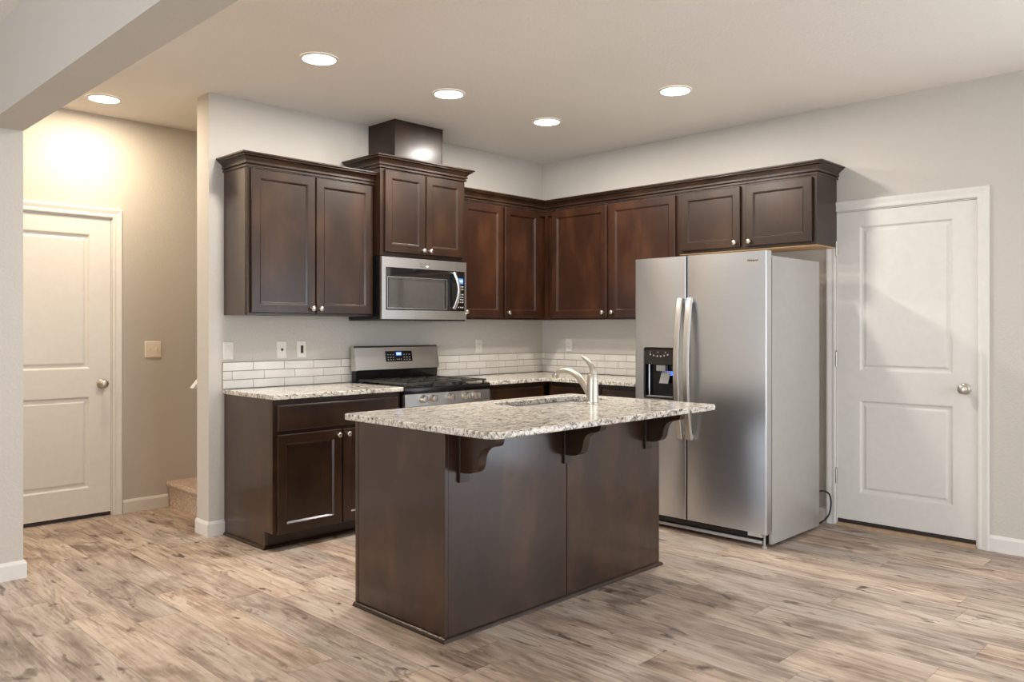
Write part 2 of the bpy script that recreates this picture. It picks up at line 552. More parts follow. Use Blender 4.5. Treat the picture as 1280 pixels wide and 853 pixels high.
def window_frame(name, F, u0, u1, v0, v1, mull):
    w = sroot(name, F(u0, v0))
    mb = MB()
    for a, b, c, d in ((u0, u1, v0, v0 + 0.05), (u0, u1, v1 - 0.05, v1), (u0, u0 + 0.05, v0 + 0.05, v1 - 0.05), (u1 - 0.05, u1, v0 + 0.05, v1 - 0.05)):
        fbox(mb, F, a, b, c, d, -0.08, -0.03)
    for k in range(1, mull + 1):
        uc = u0 + (u1 - u0) * k / (mull + 1)
        fbox(mb, F, uc - 0.025, uc + 0.025, v0 + 0.05, v1 - 0.05, -0.08, -0.03)
    mb.build('window_frame', M['white'], w)
window_frame('window_1', RIGHT(0.0), 4.6, 6.6, 0.05, 2.1, 1)
window_frame('window_2', Frame((0, -8.48, 0), (-1, 0, 0), (0, 1, 0)), 0.6, 4.2, 0.6, 2.4, 2)
window_frame('window_3', Frame((-9.48, 0, 0), (0, 1, 0), (1, 0, 0)), -5.7, -2.3, 0.1, 2.1, 2)

# baseboards
BB = [(0.001, 0), (0.014, 0), (0.014, 0.075), (0.011, 0.083), (0.006, 0.092), (0.001, 0.092)]
struct(MB().sweep([(0, -3.508), (0, -4.58)], BB).build('baseboard_right', M['white']))
struct(MB().sweep([(-3.185, HALL_Y), (-2.872, HALL_Y)], BB).build('baseboard_hall', M['white']))
struct(MB().sweep([(-3.044, 0.165), (-3.044, 0.0), (-2.9465, 0.0)], BB).build('baseboard_back', M['white']))
struct(MB().sweep([(-9.4, -0.11), (-4.08, -0.11), (-4.08, 0.02)], BB).build('baseboard_left', M['white']))
struct(MB().sweep([(0.0, -2.48), (0.0, -2.552)], BB).build('baseboard_corner', M['white']))

# door casings
def casing(name, F, u0, u1, v1, w=0.068):
    prof = [(0.004, 0.001), (0.004, 0.010), (0.010, 0.013), (0.018, 0.0135), (0.026, 0.011), (0.034, 0.012), (0.052, 0.017), (0.060, 0.018), (w - 0.003, 0.016), (w, 0.010), (w, 0.001)]
    mb = MB()
    rings = []
    rings.append([F(u0 - i, 0, n) for i, n in prof])
    rings.append([F(u0 - i, v1 + i, n) for i, n in prof])
    rings.append([F(u1 + i, v1 + i, n) for i, n in prof])
    rings.append([F(u1 + i, 0, n) for i, n in prof])
    mb.loops(rings)
    # jamb lining and stop
    t = 0.004
    for a, b in ((u0 - 0.0, u0 + t), (u1 - t, u1)):
        fbox(mb, F, a, b, 0, v1, -0.118, 0.0005)
    fbox(mb, F, u0, u1, v1 - t, v1, -0.118, 0.0005)
    return struct(mb.build(name, M['white']))
casing('trim_1', BACK(HALL_Y), D1[0], D1[1], D1[3])
casing('trim_2', RIGHT(0.0), -D2[1], -D2[0], D2[3])

# two-panel moulded doors
def door_slab(F, u0, u1, v0, v1, panels, n1=-0.004, n0=-0.039):
    mb = MB()
    us = [u0, panels[0][0], panels[0][1], u1]
    vs = sorted([v0, v1] + [x for p in panels for x in p[2:]])
    holes = {(round(p[2], 4), round(p[3], 4)) for p in panels}
    for i in range(3):
        for j in range(len(vs) - 1):
            if i == 1 and (round(vs[j], 4), round(vs[j + 1], 4)) in holes: continue
            mb.poly([F(us[i], vs[j], n1), F(us[i + 1], vs[j], n1), F(us[i + 1], vs[j + 1], n1), F(us[i], vs[j + 1], n1)])
    for p in panels:
        prof = [(0, n1), (0.004, n1 - 0.001), (0.013, n1 - 0.012), (0.016, n1 - 0.0135), (0.026, n1 - 0.0135), (0.029, n1 - 0.0125), (0.040, n1 - 0.005), (0.044, n1 - 0.0045)]
        mb.loops([rect(F, p[0], p[1], p[2], p[3], i, n) for i, n in prof], cap0=False)
    mb.loops([rect(F, u0, u1, v0, v1, 0, n1), rect(F, u0, u1, v0, v1, 0, n0)], cap0=False)
    return mb

def door_knob(parent, F, u, v, n):
    p = F(u, v, n)
    ax = F.N
    return MB().lathe([(0.033, 0), (0.033, 0.004), (0.030, 0.008), (0.016, 0.011), (0.012, 0.016), (0.0115, 0.030), (0.018, 0.036), (0.0265, 0.044), (0.0285, 0.052), (0.026, 0.060), (0.018, 0.065), (0.006, 0.067)], p, ax, 28).build('door_knob', M['nickel'], parent, 50)

F1 = BACK(HALL_Y)
d1 = sroot('door_1', (-3.66, HALL_Y, 0))
door_slab(F1, D1[0] + 0.006, D1[1] - 0.006, 0.028, D1[3] - 0.006, [(-3.94, -3.392, 1.012, 1.926), (-3.94, -3.392, 0.205, 0.826)]).build('door_slab', M['door'], d1)
door_knob(d1, F1, -3.318, 0.908, -0.004)
box('latch_plate', M['nickel'], d1, (-3.2605, -3.2592, HALL_Y + 0.004, HALL_Y + 0.03, 0.87, 0.945))
box('door_sweep', M['bronze'], d1, (D1[0] + 0.006, D1[1] - 0.006, HALL_Y + 0.006, HALL_Y + 0.036, 0.004, 0.0275))

F2 = RIGHT(0.0)
d2 = sroot('door_2', (0, -3.03, 0))
door_slab(F2, -D2[1] + 0.005, -D2[0] - 0.005, 0.044, D2[3] - 0.006, [(2.766, 3.318, 1.012, 1.945), (2.766, 3.318, 0.224, 0.824)]).build('door_slab', M['door'], d2)
door_knob(d2, F2, 3.382, 0.928, -0.004)
MB().box(0.003, 0.03, D2[0] + 0.0042, D2[0] + 0.0046, 0.89, 0.966).build('latch_plate', M['nickel'], d2)
for z in (1.81, 1.085, 0.32):
    MB().lathe([(0.0065, -0.048), (0.0065, 0.048)], (-0.0085, D2[1] - 0.001, z), 'Z', 12).lathe([(0.004, 0.048), (0.0075, 0.051), (0.004, 0.056)], (-0.0085, D2[1] - 0.001, z), 'Z', 12).build('hinge', M['nickel'], d2, 50)
box('door_sweep', M['bronze'], d2, (0.004, 0.038, D2[0] + 0.006, D2[1] - 0.006, 0.0195, 0.0435))
struct(MB().prism([(-0.025, 0.0005), (0.10, 0.0005), (0.10, 0.018), (0.0, 0.018), (-0.022, 0.006)], 'Y', D2[0] + 0.0045, D2[1] - 0.0045).build('trim_3', M['threshold']))

# ------------------------------------------------------------------ stairs and hand rail in the hall
st = sroot('staircase', (-2.87, 0.6, 0))
mb = MB()
RISE, RUN = 0.185, 0.26
for k in range(9):
    x0 = -2.865 + k * RUN
    y0, y1 = 0.168, HALL_Y - 0.003
    z1 = RISE * (k + 1)
    prof = [(x0, 0.0005), (x0, z1 - 0.05), (x0 - 0.012, z1 - 0.04), (x0 - 0.020, z1 - 0.022), (x0 - 0.016, z1 - 0.008), (x0 - 0.004, z1), (x0 + RUN - 0.002, z1), (x0 + RUN - 0.002, 0.0005)]
    mb.prism(prof, 'Y', y0, y1)
mb.build('carpeted_steps', M['carpet'], st)
mb = MB()
sl = RISE / RUN
mb.prism([(-3.052, 0.906), (-3.0, 0.906), (-1.0, 0.906 + 2.0 * sl), (-1.0, 0.955 + 2.0 * sl), (-3.012, 0.955)], 'Y', 0.205, 0.255)
rail = mb.build('handrail', M['white'])
tag(rail, 'white painted hand rail tip poking out past the wall end in the hall', 'handrail')
for xx in (-2.7, -1.3):
    zz = 0.915 + (xx + 3.0) * sl
    MB().tube([(xx, 0.1655, zz - 0.05), (xx, 0.225, zz - 0.04), (xx, 0.23, zz)], 0.008, 8).build('bracket', M['nickel'], rail)

# ------------------------------------------------------------------ recessed ceiling lights
CANS = [(-2.901, -1.026, 'round recessed ceiling light above the left wall cabinet, largest of the kitchen four'),
        (-1.983, -1.03, 'round recessed ceiling light in front of the microwave duct box'),
        (-1.056, -1.01, 'round recessed ceiling light nearest the kitchen corner, smallest in view'),
        (-1.052, -2.067, 'round recessed ceiling light above the refrigerator side of the kitchen'),
        (-3.451, 0.602, 'round recessed ceiling light over the hall by the white door')]
ring = [(0.050, -0.0004), (0.062, -0.010), (0.082, -0.008), (0.098, -0.004), (0.100, -0.0004)]
proto = None
for i, (x, y, lab) in enumerate(CANS):
    if proto is None:
        proto = thing('recessed_light', lab, 'ceiling light', (x, y, CH), 'recessed ceiling lights')
        mb = MB()
        prof = [(0.102, -0.0006), (0.101, -0.005), (0.097, -0.008), (0.092, -0.009), (0.089, -0.0085), (0.088, -0.006), (0.088, -0.0006)]
        n = 36
        mb.loops([[(x + r * math.cos(2 * PI * k / n), y + r * math.sin(2 * PI * k / n), CH + h) for k in range(n)] for r, h in prof], cap0=False, cap1=False)
        mb.build('trim_ring', M['plate'], proto, 50)
        MB().lathe([(0.0883, -0.0008), (0.0883, -0.0068), (0.06, -0.0088), (0.01, -0.009)], (x, y, CH), 'Z', 36, cap0=False).build('lens', M['lens'], proto, 50)
        r = proto
    else:
        r = proto.copy(); COL.objects.link(r); r.location = (x, y, CH); r['label'] = lab
        OFF[r.name] = Vector((x, y, CH))
        for ch in proto.children:
            if ch.type != 'MESH': continue
            c = ch.copy(); COL.objects.link(c); c.parent = r
    l = bpy.data.lights.new('can_lamp', 'AREA')
    l.shape = 'DISK'; l.size = 0.165
    l.energy = HALL_W if y > 0 else CAN_W
    l.color = (1.0, 0.83, 0.60) if y > 0 else (1.0, 0.95, 0.88)
    l.spread = math.radians(180)
    lo = bpy.data.objects.new('can_lamp', l)
    COL.objects.link(lo); lo.location = (0, 0, -0.014); lo.parent = r

# unseen recessed lights added to brighten the floor before the island and the hall
for x, y in ((-3.5, -4.3), (-6.6, -5.4), (-5.6, 0.55)):
    lr = sroot('added_fill_light', (x, y, CH))
    for ch in proto.children:
        if ch.type == 'MESH':
            c = ch.copy(); COL.objects.link(c); c.parent = lr
    l = bpy.data.lights.new('can_lamp', 'AREA')
    l.shape = 'DISK'; l.size = 0.135; l.energy = FILL_W if y < 0 else 26.0; l.color = (1.0, 0.93, 0.84) if y < 0 else (1.0, 0.83, 0.60)
    lo = bpy.data.objects.new('can_lamp', l)
    COL.objects.link(lo); lo.location = (0, 0, -0.014); lo.parent = lr

# ------------------------------------------------------------------ backsplash tile
def tiles(name, F, u0, u1, v0, rows, pitch, tw, offs, ends=0.0):
    root = sroot(name, F(u0, v0))
    mb = MB()
    fbox(mb, F, u0, u1, v0, v0 + rows * pitch + 0.001, 0.0006, 0.005)
    mb.build('grout', M['grout'], root)
    mb = MB(); g = 0.0017
    for r in range(rows):
        u = offs[r % 2]
        while u > u0: u -= tw
        while u < u1:
            a, b = max(u, u0) + g, min(u + tw, u1) - g
            if b - a > 0.006:
                prof = [(0, 0.0045), (0, 0.0072), (0.0014, 0.0085)]
                mb.loops([rect(F, a, b, v0 + r * pitch + g, v0 + (r + 1) * pitch - g, i, n) for i, n in prof], cap0=False)
            u += tw
    mb.build('tile_field', M['tile'], root)
    return root
tiles('trim_4', BACK(0.0), -2.957, -0.0095, 0.9065, 3, 0.0555, 0.2205, (-2.752, -2.895 + 0.0))
tiles('trim_5', RIGHT(0.0), 0.0, 1.70, 0.9065, 3, 0.0555, 0.2205, (0.262, 0.179))

# ------------------------------------------------------------------ cabinets
CROWN = [(0.0, 0.0), (0.010, 0.0), (0.012, 0.003), (0.012, 0.012), (0.006, 0.0145), (0.006, 0.018), (0.016, 0.020), (0.018, 0.024), (0.018, 0.030), (0.013, 0.033), (0.013, 0.036), (0.019, 0.046), (0.030, 0.057), (0.042, 0.063), (0.044, 0.066), (0.044, 0.070), (0.052, 0.072), (0.055, 0.076), (0.055, 0.083), (0.0, 0.083)]

def upper_cabinet(label, F, u0, u1, v0, v1, depth, doors, knobs, mat, axisN, group, side_panel=True, inset=0.0):
    root = thing('wall_cabinet', label, 'cabinet', F((u0 + u1) / 2, v0, 0), group)
    fbox(MB(), F, u0, u1, v0, v1, 0.0025, depth - 0.0202).build('carcass', mat, root)
    mb = MB()
    sw = 0.036
    us = [u0, u1]
    fbox(mb, F, u0, u0 + sw, v0, v1, depth - 0.02, depth); fbox(mb, F, u1 - sw, u1, v0, v1, depth - 0.02, depth)
    fbox(mb, F, u0 + sw, u1 - sw, v0, v0 + sw, depth - 0.02, depth); fbox(mb, F, u0 + sw, u1 - sw, v1 - 0.04, v1, depth - 0.02, depth)
    for a, b in zip(doors, doors[1:]):
        fbox(mb, F, a[1] - 0.02, b[0] + 0.02, v0 + sw, v1 - 0.04, depth - 0.02, depth)
    mb.build('face_frame', mat, root)
    for d, k in zip(doors, knobs):
        p = panel_door_mb(Frame(F(0, 0, depth + 0.0008), F.U, F.N), *d)
        do = p.build('door', mat, root)
        kn = F(k[0], k[1], depth + 0.0198)
        knob(do, kn, F.N)
    return root

B = BACK(0.0); Rr = RIGHT(0.0)
G_UP = 'dark wood wall cabinets'
c1 = upper_cabinet('large two-door dark wall cabinet at left, above the lone left base cabinet', B, -2.945, -2.032, 1.368, 2.258, 0.302,
              [(-2.927, -2.491, 1.381, 2.250), (-2.482, -2.047, 1.381, 2.250)], [(-2.515, 1.412), (-2.458, 1.412)], M['wood'], '-Y', G_UP)
box('end_panel', M['veneer'], c1, (-2.9475, -2.9455, -0.283, -0.003, 1.3685, 2.2575))
MB().sweep([(-2.945, -0.003), (-2.945, -0.302), (-2.031, -0.302)], CROWN, 2.2585).build('crown_moulding', M['woodx'], c1)
c2 = upper_cabinet('raised two-door dark cabinet directly over the microwave, under the duct box', B, -2.029, -1.268, 1.782, 2.372, 0.380,
              [(-2.000, -1.653, 1.806, 2.362), (-1.643, -1.295, 1.806, 2.362)], [(-1.678, 1.832), (-1.618, 1.832)], M['wood'], '-Y', G_UP)
MB().sweep([(-2.029, -0.003), (-2.029, -0.380), (-1.268, -0.380), (-1.268, -0.003)], CROWN, 2.3725).build('crown_moulding', M['woodx'], c2)
c3 = upper_cabinet('two-door dark wall cabinet between the microwave and the kitchen corner', B, -1.265, -0.004, 1.357, 2.258, 0.302,
              [(-1.235, -0.806, 1.374, 2.245), (-0.783, -0.378, 1.374, 2.245)], [(-1.205, 1.412), (-0.752, 1.412)], M['woodr'], '-Y', G_UP)
c4 = upper_cabinet('two-door dark wall cabinet right of the corner, beside the refrigerator top', Rr, 0.3035, 1.6065, 1.357, 2.258, 0.302,
              [(0.398, 0.966, 1.372, 2.245), (0.994, 1.588, 1.372, 2.245)], [(0.934, 1.412), (1.026, 1.412)], M['woodr'], '-X', G_UP)
c5 = upper_cabinet('short two-door dark wall cabinet over the refrigerator', Rr, 1.6085, 2.622, 1.818, 2.258, 0.302,
              [(1.636, 2.099, 1.838, 2.245), (2.140, 2.598, 1.838, 2.245)], [(2.066, 1.868), (2.172, 1.868)], M['wood'], '-X', G_UP)
box('underside_panel', M['ply'], c5, (-0.298, -0.006, -2.619, -1.612, 1.8125, 1.8175))
cr = MB().sweep([(-1.2665, -0.302), (-0.302, -0.302), (-0.302, -2.622), (-0.003, -2.622)], CROWN, 2.2585).build('crown_moulding', M['woody'])
tag(cr, 'long dark crown moulding running round the corner above the right-hand wall cabinets', 'moulding')

dk = thing('duct_cover', 'dark wood box from the microwave cabinet top up to the ceiling', 'duct cover', (-1.64, -0.16, 2.456))
mb = MB()
mb.box(-1.858, -1.424, -0.314, -0.003, 2.4565, CH - 0.002)
mb.build('panel', M['wood'], dk)
for a, b in ((-1.859, -1.849), (-1.437, -1.423)):
    box('edge_strip', M['wood'], dk, (a, b, -0.3165, -0.3142, 2.4565, CH - 0.002))

# base cabinets
G_BASE = 'dark wood base cabinets'
def base_cabinet(label, F, u0, u1, doors, drawers, knobs, dknobs, end_left=False, v1=0.876, mat=None):
    mat = mat or M['wood']
    root = thing('base_cabinet', label, 'cabinet', F((u0 + u1) / 2, 0, 0), G_BASE)
    D = 0.605
    mb = MB()
    fbox(mb, F, u0 + (0.018 if end_left else 0), u1, 0.105, v1, 0.0025, D - 0.0202)
    mb.build('carcass', mat, root)
    mb = MB()
    fbox(mb, F, u0 + (0.018 if end_left else 0), u1, 0.0008, 0.1045, 0.0025, 0.514)
    mb.build('toe_kick', mat, root)
    if end_left:
        pts = [(-0.0025, 0.0008), (-0.514, 0.0008), (-0.514, 0.1045), (-(D - 0.0202), 0.1045), (-(D - 0.0202), v1), (-0.0025, v1)]
        MB().prism(pts, 'X', u0, u0 + 0.0175).build('end_panel', M['veneer'], root)
    mb = MB(); sw = 0.038
    fbox(mb, F, u0, u0 + sw, 0.105, v1, D - 0.02, D); fbox(mb, F, u1 - sw, u1, 0.105, v1, D - 0.02, D)
    for a, b in ((0.105, 0.135), (0.665, 0.70), (v1 - 0.03, v1)):
        fbox(mb, F, u0 + sw, u1 - sw, a, b, D - 0.02, D)
    mb.build('face_frame', mat, root)
    FD = Frame(F(0, 0, D + 0.0008), F.U, F.N)
    for d in drawers:
        dr = slab_front_mb(FD, *d).build('drawer_front', M['woodx'] if abs(F.U.x) > 0.5 else M['woody'], root)
    for d, k in zip(doors, knobs):
        do = panel_door_mb(FD, *d).build('door', mat, root)
        if k: knob(do, F(k[0], k[1], D + 0.0198), F.N)
    return root
b1 = base_cabinet('dark two-door base cabinet with one wide drawer front left of the range', B, -2.945, -2.036,
             [(-2.922, -2.491, 0.100, 0.672), (-2.482, -2.060, 0.100, 0.672)], [(-2.922, -2.060, 0.692, 0.842)],
             [(-2.520, 0.640), (-2.452, 0.640)], [], True)
SHOE = [(0.0008, 0.0008), (0.016, 0.0008), (0.0145, 0.008), (0.010, 0.014), (0.0035, 0.0175), (0.0008, 0.0175)]
MB().sweep([(-2.945, -0.018), (-2.945, -0.514), (-2.036, -0.514)], SHOE).build('shoe_moulding', M['woodx'], b1)
b2 = base_cabinet('dark base cabinet right of the range, running into the corner', B, -1.262, -0.004,
             [(-1.238, -0.66, 0.100, 0.672)], [(-1.238, -0.66, 0.692, 0.842)], [(-0.70, 0.640)], [])
b3 = base_cabinet('dark base cabinet along the right wall between corner and refrigerator', Rr, 0.627, 1.655,
             [(0.66, 1.14, 0.100, 0.672), (1.15, 1.63, 0.100, 0.672)], [(0.66, 1.14, 0.692, 0.842), (1.15, 1.63, 0.692, 0.842)], [(1.10, 0.64), (1.19, 0.64)], [])

CT0, CT1 = 0.8765, 0.9045
ct = slab([(-2.957, -0.642), (-2.036, -0.642), (-2.036, -0.0095), (-2.957, -0.0095)], CT0, CT1).build('countertop', M['granite'])
tag(ct, 'short straight granite countertop left of the range', 'countertop', 'granite countertops')
ct = slab([(-1.262, -0.642), (-0.642, -0.642), (-0.642, -1.662), (-0.0095, -1.662), (-0.0095, -0.0095), (-1.262, -0.0095)], CT0, CT1).build('countertop', M['granite'])
tag(ct, 'L-shaped granite countertop in the corner behind the faucet', 'countertop', 'granite countertops')

# ------------------------------------------------------------------ range
rg = thing('gas_range', 'stainless steel gas range with black cooktop between the base cabinets', 'range', (-1.648, -0.33, 0))
X0, X1 = -2.031, -1.267
box('body', M['black'], rg, (X0, X1, -0.628, -0.03, 0.03, 0.852), 0.003)
for xx in (X0 + 0.05, X1 - 0.05):
    for yy in (-0.58, -0.08):
        MB().lathe([(0.018, 0.0005), (0.018, 0.029)], (xx, yy, 0), 'Z', 12).build('foot', M['rubber'], rg)
od = box('oven_door', M['steelx'], rg, (X0 + 0.004, X1 - 0.004, -0.652, -0.6285, 0.24, 0.765), 0.004)
box('oven_window', M['glass'], od, (X0 + 0.11, X1 - 0.11, -0.6545, -0.6522, 0.36, 0.63), 0.001)
mb = MB().tube([(X0 + 0.06, -0.69, 0.715), (X1 - 0.06, -0.69, 0.715)], 0.011, 12)
for xx in (X0 + 0.09, X1 - 0.09):
    mb.tube([(xx, -0.6522, 0.715), (xx, -0.69, 0.715)], 0.008, 10)
mb.build('handle', M['steelx'], od, 50)
box('drawer', M['steelx'], rg, (X0 + 0.004, X1 - 0.004, -0.650, -0.6285, 0.06, 0.232), 0.004)
cp = MB().prism([(-0.6285, 0.772), (-0.652, 0.772), (-0.648, 0.853), (-0.6285, 0.853)], 'X', X0 + 0.002, X1 - 0.002).build('control_panel', M['steelx'], rg)
for kx in (-1.878, -1.795, -1.642, -1.492, -1.400):
    ax = Vector((0, -1, 0.05))
    kb = MB().lathe([(0.027, 0.0), (0.027, 0.004), (0.024, 0.007), (0.0225, 0.024), (0.0205, 0.031), (0.008, 0.032)], (kx, -0.6507, 0.8165), ax, 24).build('burner_knob', M['knob'], rg, 50)
    box('grip', M['chrome'], kb, (kx - 0.0045, kx + 0.0045, -0.697, -0.6825, 0.797, 0.839), 0.002)
mb = MB().box(X0, X1, -0.660, -0.085, 0.854, 0.898, 0.006)
mb.build('cooktop', M['black'], rg, 40)
# burners and three cast iron grates
for bx, by, br in ((-1.87, -0.50, 0.05), (-1.87, -0.22, 0.04), (-1.43, -0.50, 0.05), (-1.43, -0.22, 0.035), (-1.65, -0.36, 0.045)):
    MB().lathe([(br, 0.8985), (br, 0.904), (br * 0.75, 0.906), (br * 0.75, 0.911), (br * 0.4, 0.9125)], (bx, by, 0), 'Z', 20).build('burner', M['blackm'], rg, 50)
for gx0, gx1 in ((X0 + 0.025, -1.785), (-1.778, -1.520), (-1.513, X1 - 0.025)):
    mb = MB(); zt = 0.9275; hw = 0.006
    y0, y1 = -0.635, -0.105
    for yy in (y0, y1): mb.box(gx0, gx1, yy - hw, yy + hw, zt - 0.012, zt)
    for xx in (gx0 + hw, gx1 - hw): mb.box(xx - hw, xx + hw, y0 + hw, y1 - hw, zt - 0.012, zt)
    xm = (gx0 + gx1) / 2
    mb.box(xm - hw, xm + hw, y0 + hw, y1 - hw, zt - 0.0115, zt + 0.001)
    for yy in (-0.50, -0.37, -0.24): mb.box(gx0 + 2 * hw, gx1 - 2 * hw, yy - hw, yy + hw, zt - 0.0115, zt + 0.0005)
    for xx in (gx0 + hw, gx1 - hw):
        for yy in (y0 + 0.02, y1 - 0.02): mb.box(xx - hw * 0.9, xx + hw * 0.9, yy - hw, yy + hw, 0.8985, zt - 0.0125)
    mb.build('grate', M['blackm'], rg)
# backguard
bg = MB().prism([(-0.030, 0.8985), (-0.030, 1.150), (-0.045, 1.160), (-0.058, 1.158), (-0.068, 1.148), (-0.094, 0.990), (-0.082, 0.984), (-0.076, 0.8985)], 'X', X0 + 0.012, X1 - 0.012).build('backguard', M['black'], rg)
mb = MB()
yz = [(-0.060, 1.1605), (-0.0705, 1.149), (-0.0965, 0.992), (-0.0945, 0.9905), (-0.0687, 1.148), (-0.0585, 1.1590)]
mb.prism(yz, 'X', X0 + 0.018, X1 - 0.018)
mb.build('backguard_panel', M['steelx'], bg)
for s_, xx in ((1, X0 + 0.004), (-1, X1 - 0.004)):
    MB().prism([(-0.028, 0.985), (-0.028, 1.152), (-0.045, 1.162), (-0.060, 1.160), (-0.071, 1.149), (-0.0975, 0.989)], 'X', xx, xx + s_ * 0.0135).build('end_cap', M['steelx'], bg)
tl = Vector((0, -0.0965 + 0.0705, 0.992 - 1.149)).normalized()
class Tilt:
    """frame lying on the tilted backguard face"""
    def __init__(s):
        s.o = Vector((0, -0.0705, 1.149)); s.d = Vector((0, 0.026, 0.157)).normalized(); s.n = Vector((0, -s.d.z, s.d.y)).normalized()
    def __call__(s, u, v, n=0.0):
        return s.o + Vector((u, 0, 0)) + s.d * v + s.n * n
TF = Tilt()
def tplate(u0, u1, v0, v1, n0, n1):
    mb = MB(); mb.loops([rect(TF, u0, u1, v0, v1, 0, n0), rect(TF, u0, u1, v0, v1, 0, n1)]); return mb
cpn = tplate(-1.765, -1.525, -0.105, -0.028, 0.0005, 0.003).build('control_display', M['black'], bg)
tplate(-1.672, -1.622, -0.062, -0.036, 0.0032, 0.0038).build('display_screen', M['blue'], cpn)
for uu in (-1.663, -1.653, -1.643, -1.633):
    tplate(uu - 0.003, uu + 0.003, -0.056, -0.043, 0.0039, 0.0042).build('display_digit', M['bluew'], cpn)
for uu in (-1.745, -1.722, -1.699, -1.600, -1.575, -1.550):
    for vv in (-0.055, -0.075, -0.092):
        tplate(uu - 0.005, uu + 0.005, vv - 0.0025, vv + 0.0025, 0.0031, 0.0036).build('button', M['legend'], cpn)
for uu in (-1.665, -1.647, -1.629):
    tplate(uu - 0.005, uu + 0.005, -0.092, -0.087, 0.0031, 0.0036).build('button', M['legend'], cpn)

# ------------------------------------------------------------------ microwave
mw = thing('microwave', 'stainless over-the-range microwave under the raised cabinet', 'microwave', (-1.648, -0.2, 1.348))
FM = Frame((0, -0.400, 0), (1, 0, 0), (0, -1, 0))
box('body', M['black'], mw, (X0 + 0.002, X1 - 0.002, -0.378, -0.004, 1.350, 1.7805), 0.002)
box('vent_underside', M['dark_plastic'], mw, (X0 + 0.004, X1 - 0.004, -0.390, -0.006, 1.340, 1.3495))
# front: steel frame with opening (glass and control strip sit inside)
FX0, FX1, FZ0, FZ1 = -2.031, -1.267, 1.350, 1.772
mb = MB()
def mring(u0, u1, v0, v1, a, b, c, d, n0, n1):
    for q in ((u0, u1, v0, c), (u0, u1, d, v1), (u0, a, c, d), (b, u1, c, d)):
        fbox(mb, FM, *q, n0, n1)
mring(FX0, -1.362, FZ0, FZ1, -1.998, -1.362, 1.412, 1.703, -0.0212, 0.0)
md = mb.build('door', M['steelx'], mw)
mb = MB()
mring(-1.3605, FX1, FZ0, FZ1, -1.3605, -1.2835, 1.412, 1.703, -0.0212, 0.0)
cpanel = mb.build('control_strip', M['steelx'], mw)
box('door_glass', M['glass'], md, (-1.9978, -1.3625, -0.3985, -0.384, 1.4122, 1.7028))
wn = MB()
wn.loops([rect(FM, -1.975, -1.475, 1.432, 1.632, i, n) for i, n in ((0, -0.0014), (0.002, 0.0002), (0.010, 0.0002), (0.012, -0.0010))], cap0=False)
wn.build('window_screen', M['mesh'], md)
box('control_face', M['glass'], cpanel, (-1.3603, -1.2838, -0.3985, -0.384, 1.4122, 1.7028))
wmb = MB()
for a, b, c, d in ((-1.984, -1.455, 1.423, 1.428), (-1.984, -1.455, 1.636, 1.640), (-1.986, -1.982, 1.423, 1.640), (-1.457, -1.453, 1.423, 1.640)):
    fbox(wmb, FM, a, b, c, d, -0.0014, 0.0006)
wmb.build('window_trim', M['steelx'], md)
# bowed handle
hp = []
for k in range(13):
    t = k / 12
    z = 1.428 + t * (1.694 - 1.428)
    bow = math.sin(PI * t)
    hp.append((-1.398 + 0.020 * bow, -0.402 - 0.012 - 0.034 * bow, z))
mb = MB(); mb.tube(hp, [(0.006, 0.0145)] * 13, 12)
mb.tube([(-1.398, -0.3992, 1.436), (-1.398, -0.418, 1.434)], 0.007, 8); mb.tube([(-1.398, -0.3992, 1.686), (-1.398, -0.418, 1.688)], 0.007, 8)
mb.build('handle', M['steelz'], md, 50)
fb = fbox(MB(), FM, -1.345, -1.299, 1.612, 1.652, -0.0013, -0.0004).build('display_screen', M['blue'], cpanel)
for uc in (-1.337, -1.327, -1.317, -1.307):
    fbox(MB(), FM, uc - 0.003, uc + 0.003, 1.625, 1.640, -0.0003, 0.0).build('display_digit', M['bluew'], fb)
for r in range(9):
    for c in range(3):
        if r in (2, 7): continue
        uc, vc = -1.342 + c * 0.020, 1.592 - r * 0.019
        fbox(MB(), FM, uc - 0.0055, uc + 0.0055, vc - 0.004, vc + 0.004, -0.0013, -0.0005).build('key', M['legend'], cpanel)
text_mesh('maker_badge', 'Whirlpool', 0.022, FM, -1.665, 1.734, 0.0006, M['chrome'], md, 0.0008, 0.25, 'CENTER')
sw_ = MB()
arc = [(-1.665 + 0.040 * math.cos(a), 0, 1.729 + 0.010 * math.sin(a)) for a in [PI * 1.05 + k * (0.9 * PI) / 10 for k in range(11)]]
sw_.tube([(x, -0.4012, z) for x, _, z in arc], 0.0012, 6)
sw_.build('badge_swirl', M['chrome'], md)
MB().lathe([(0.006, 0), (0.006, 0.003), (0.002, 0.004)], (-1.272, -0.4002, 1.395), '-Y', 12).build('door_latch', M['plate'], md)

